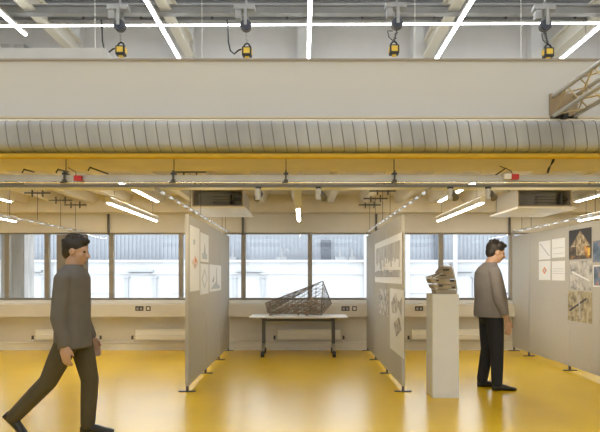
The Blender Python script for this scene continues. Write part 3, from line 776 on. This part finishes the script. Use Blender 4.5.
def head(mb, c, pitch, s=1.0):
    """head facing +x, centre c, pitched down by pitch"""
    R = Matrix.Rotation(pitch, 3, 'Y'); C = Vector(c)
    def q(x, y, z): return C + R @ (Vector((x, y, z)) * s)
    mb.ball(q(-.012, 0, .028), (.098 * s, .078 * s, .090 * s), 14, rot=R)
    mb.ball(q(.028, 0, -.02), (.062 * s, .062 * s, .088 * s), 12, rot=R)      # face
    mb.ball(q(.045, 0, -.085), (.034 * s, .036 * s, .026 * s), 10, rot=R)      # chin
    mb.ball(q(.062, 0, .022), (.028 * s, .055 * s, .018 * s), 10, rot=R)       # brow
    cap(mb, q(.082, 0, .008), q(.108, 0, -.030), .009 * s, .014 * s, 8)        # nose
    for sy in (-1, 1):
        mb.ball(q(.095, sy * .012, -.032), (.012 * s, .009 * s, .008 * s), 6, rot=R)
        mb.ball(q(-.005, sy * .079, -.008), (.020 * s, .010 * s, .033 * s), 8, rot=R)   # ear
        mb.ball(q(.055, sy * .038, -.025), (.026 * s, .022 * s, .022 * s), 8, rot=R)    # cheek
    mb.ball(q(.084, 0, -.057), (.011 * s, .024 * s, .006 * s), 8, rot=R); mb.ball(q(.082, 0, -.067), (.011 * s, .022 * s, .007 * s), 8, rot=R)   # lips
    return q, R
def shoe(mb, heel, yaw_pitch, ln=.29):
    """shoe from heel position along +x with pitch (heel raised)"""
    R = Matrix.Rotation(yaw_pitch, 3, 'Y'); Hh = Vector(heel)
    def q(x, y, z): return Hh + R @ Vector((x, y, z))
    secs = [(0, .028, .0, .07), (.03, .036, 0, .085), (.09, .036, 0, .09), (.15, .040, 0, .072), (.21, .047, 0, .052), (.26, .042, 0, .042), (.288, .025, .004, .032)]
    rings = []
    for x, hw_, zl_, zh_ in secs:
        rings.append([q(x * ln / .29, hw_ * math.cos(a), (zl_ + zh_) / 2 + (zh_ - zl_) / 2 * max(-.92, math.sin(a) * 1.1 if math.sin(a) < 0 else math.sin(a))) for a in [2 * math.pi * j / 16 for j in range(16)]])
    mb.loft(rings)

def person(lab, loc, J, mats, s=1.0):
    t = thing('person', lab, 'person', loc)
    body = MB()
    q, R = head(body, J['head'], J['pitch'], s * J.get('hs', 1)); hs = s; s = s * J.get('hs', 1)
    nb = Vector(J['neck'])
    cap(body, nb, Vector(J['head']) + Vector((-.02, 0, -.06)), .066 * s, .062 * s)
    # torso, limbs
    for c, rx, ry in (): pass
    body.loft([ering(c, rx * .9, ry * .9) for c, rx, ry in J['torso']])
    for sd in ('r', 'l'):
        sh, el, wr = [Vector(p) for p in J['arm_' + sd]]
        limb(body, [sh, el, el.lerp(wr, .35), wr], [.048 * s, .038 * s, .040 * s, .026 * s])
        hand(body, wr, J['hand_' + sd], 1 if sd == 'r' else -1, s)
        hp, kn, an = [Vector(p) for p in J['leg_' + sd]]
        limb(body, [hp, kn, kn.lerp(an, .3), an], [.082 * s, .052 * s, .055 * s, .036 * s])
    remesh(body, 'body', mats['skin'], t, .007, 3)
    for sy in (-1, 1):
        MB().ball(q(.078, sy * .031, .004), (.010 * s, .013 * s, .008 * s), 8, rot=R).build('eye', M['eye'], t)
    # hair
    hb = MB()
    hb.ball(q(-.022, 0, .044), (.104 * s, .086 * s, .088 * s), 14, rot=R)
    hb.ball(q(-.055, 0, -.005), (.062 * s, .074 * s, .075 * s), 12, rot=R)
    hb.ball(q(.045, 0, .092), (.055 * s, .062 * s, .032 * s), 10, rot=R)
    for k in range(26):
        a = random.uniform(0, 2 * math.pi); e = random.uniform(.25, 1.3)
        hb.ball(q(-.02 + .095 * math.cos(a) * math.cos(e), .078 * math.sin(a) * math.cos(e), .05 + .085 * math.sin(e)), .019 * s, 6)
    remesh(hb, 'hair', mats['hair'], t, .007, 2)
    s = hs
    # shirt
    sb = MB(); sb.loft([ering(c, rx, ry) for c, rx, ry in J['torso_cloth']])
    for sd in ('r', 'l'):
        sh, el, wr = [Vector(p) for p in J['arm_' + sd]]
        e2 = el.lerp(wr, J.get('sleeve', .85)); limb(sb, [sh, sh.lerp(el, .5), el, e2], [.074 * s, .068 * s, .060 * s, .050 * s])
    o = remesh(sb, 'shirt', mats['shirt'], t, .009, 3)
    cb = MB().tube([nb + Vector((-.005, 0, -.02)), nb + Vector((.006, 0, .025))], .074 * s, 18, r1=.066 * s); cb.build('collar', mats['shirt'], o)
    # trousers
    tb = MB(); hpR, hpL = Vector(J['leg_r'][0]), Vector(J['leg_l'][0]); hc = (hpR + hpL) / 2
    tb.loft([ering((hc.x, hc.y, hc.z + dz), rx * s, ry * s) for dz, rx, ry in ((-.09, .10, .15), (-.03, .128, .172), (.06, .125, .168), (.12, .115, .155))])
    for sd in ('r', 'l'):
        hp, kn, an = [Vector(p) for p in J['leg_' + sd]]
        limb(tb, [hp, hp.lerp(kn, .5), kn, kn.lerp(an, .4), an], [.108 * s, .097 * s, .080 * s, .076 * s, .066 * s])
    remesh(tb, 'trousers', mats['trousers'], t, .009, 3)
    for sd in ('r', 'l'):
        fb_ = MB(); hl, pit = J['foot_' + sd]; shoe(fb_, hl, pit); o = fb_.build('shoe', M['shoe'], t)
        z_ = min(v.co.z for v in o.data.vertices)
        if sd == 'l': pass
        o.location.z += -z_
    return t

VY = 6.72
visitor = dict(
    head=(.075, 0, 1.695), pitch=.25, neck=(.005, 0, 1.55), hs=1.1,
    torso=[((.0, 0, .95), .11, .16), ((-.01, 0, 1.1), .11, .15), ((-.03, 0, 1.25), .12, .17), ((-.03, 0, 1.38), .11, .18), ((-.01, 0, 1.46), .08, .12), ((0, 0, 1.50), .05, .06)],
    torso_cloth=[((.012, 0, .895), .205, .225), ((.012, 0, .95), .208, .225), ((.01, 0, 1.10), .198, .21), ((-.002, 0, 1.22), .186, .215), ((-.018, 0, 1.34), .170, .225), ((-.028, 0, 1.44), .152, .22), ((-.024, 0, 1.50), .125, .17), ((-.01, 0, 1.54), .095, .115), ((.0, 0, 1.57), .078, .085)],
    arm_r=((-.015, -.20, 1.45), (.02, -.25, 1.11), (.125, -.235, .87)), hand_r=(.12, .03, -1),
    arm_l=((-.015, .20, 1.45), (.03, .25, 1.11), (.16, .24, .88)), hand_l=(.15, -.03, -1), sleeve=.62,
    leg_r=((.02, -.095, .90), (.05, -.105, .48), (.045, -.115, .10)), leg_l=((.0, .095, .90), (.0, .10, .48), (-.06, .11, .10)),
    foot_r=((-.01, -.115, 0), 0.0), foot_l=((-.12, .11, 0), 0.0))
person('person with short dark hair in taupe shirt, standing beside the white plinth', (PX(490, VY), VY, 0), visitor,
       dict(skin=M['skin'], hair=M['hair'], shirt=M['shirt'], trousers=M['trousers']))
KY = 4.72
walker = dict(
    head=(.03, 0, 1.615), pitch=.12, neck=(.0, 0, 1.475), hs=1.1,
    torso=[((.0, 0, .90), .10, .15), ((0, 0, 1.05), .10, .14), ((0, 0, 1.2), .11, .16), ((0, 0, 1.32), .11, .17), ((.0, 0, 1.39), .08, .12), ((0, 0, 1.43), .05, .06)],
    torso_cloth=[((.0, 0, .78), .148, .2), ((.0, 0, .90), .145, .2), ((.0, 0, 1.05), .138, .19), ((.0, 0, 1.18), .138, .195), ((.0, 0, 1.29), .135, .205), ((.0, 0, 1.385), .135, .20), ((.0, 0, 1.44), .115, .165), ((.0, 0, 1.475), .09, .11), ((.003, 0, 1.50), .075, .08)],
    arm_r=((-.01, -.185, 1.37), (-.03, -.235, 1.05), (.02, -.22, .82)), hand_r=(.12, .03, -1),
    arm_l=((-.01, .185, 1.37), (-.02, .235, 1.05), (.08, .22, .84)), hand_l=(.4, -.03, -1), sleeve=.9,
    leg_r=((.0, -.09, .86), (-.17, -.095, .50), (-.46, -.10, .20)), leg_l=((.02, .09, .86), (.11, .095, .48), (.09, .10, .09)),
    foot_r=((-.56, -.10, .13), .75), foot_l=((.03, .10, 0), 0.0))
person('person with dark hair in a brown-grey jacket, mid-stride to the right at the left', (PX(73, KY), KY, 0), walker,
       dict(skin=M['skin'], hair=M['hair'], shirt=M['jacket'], trousers=M['olive']), s=.96)
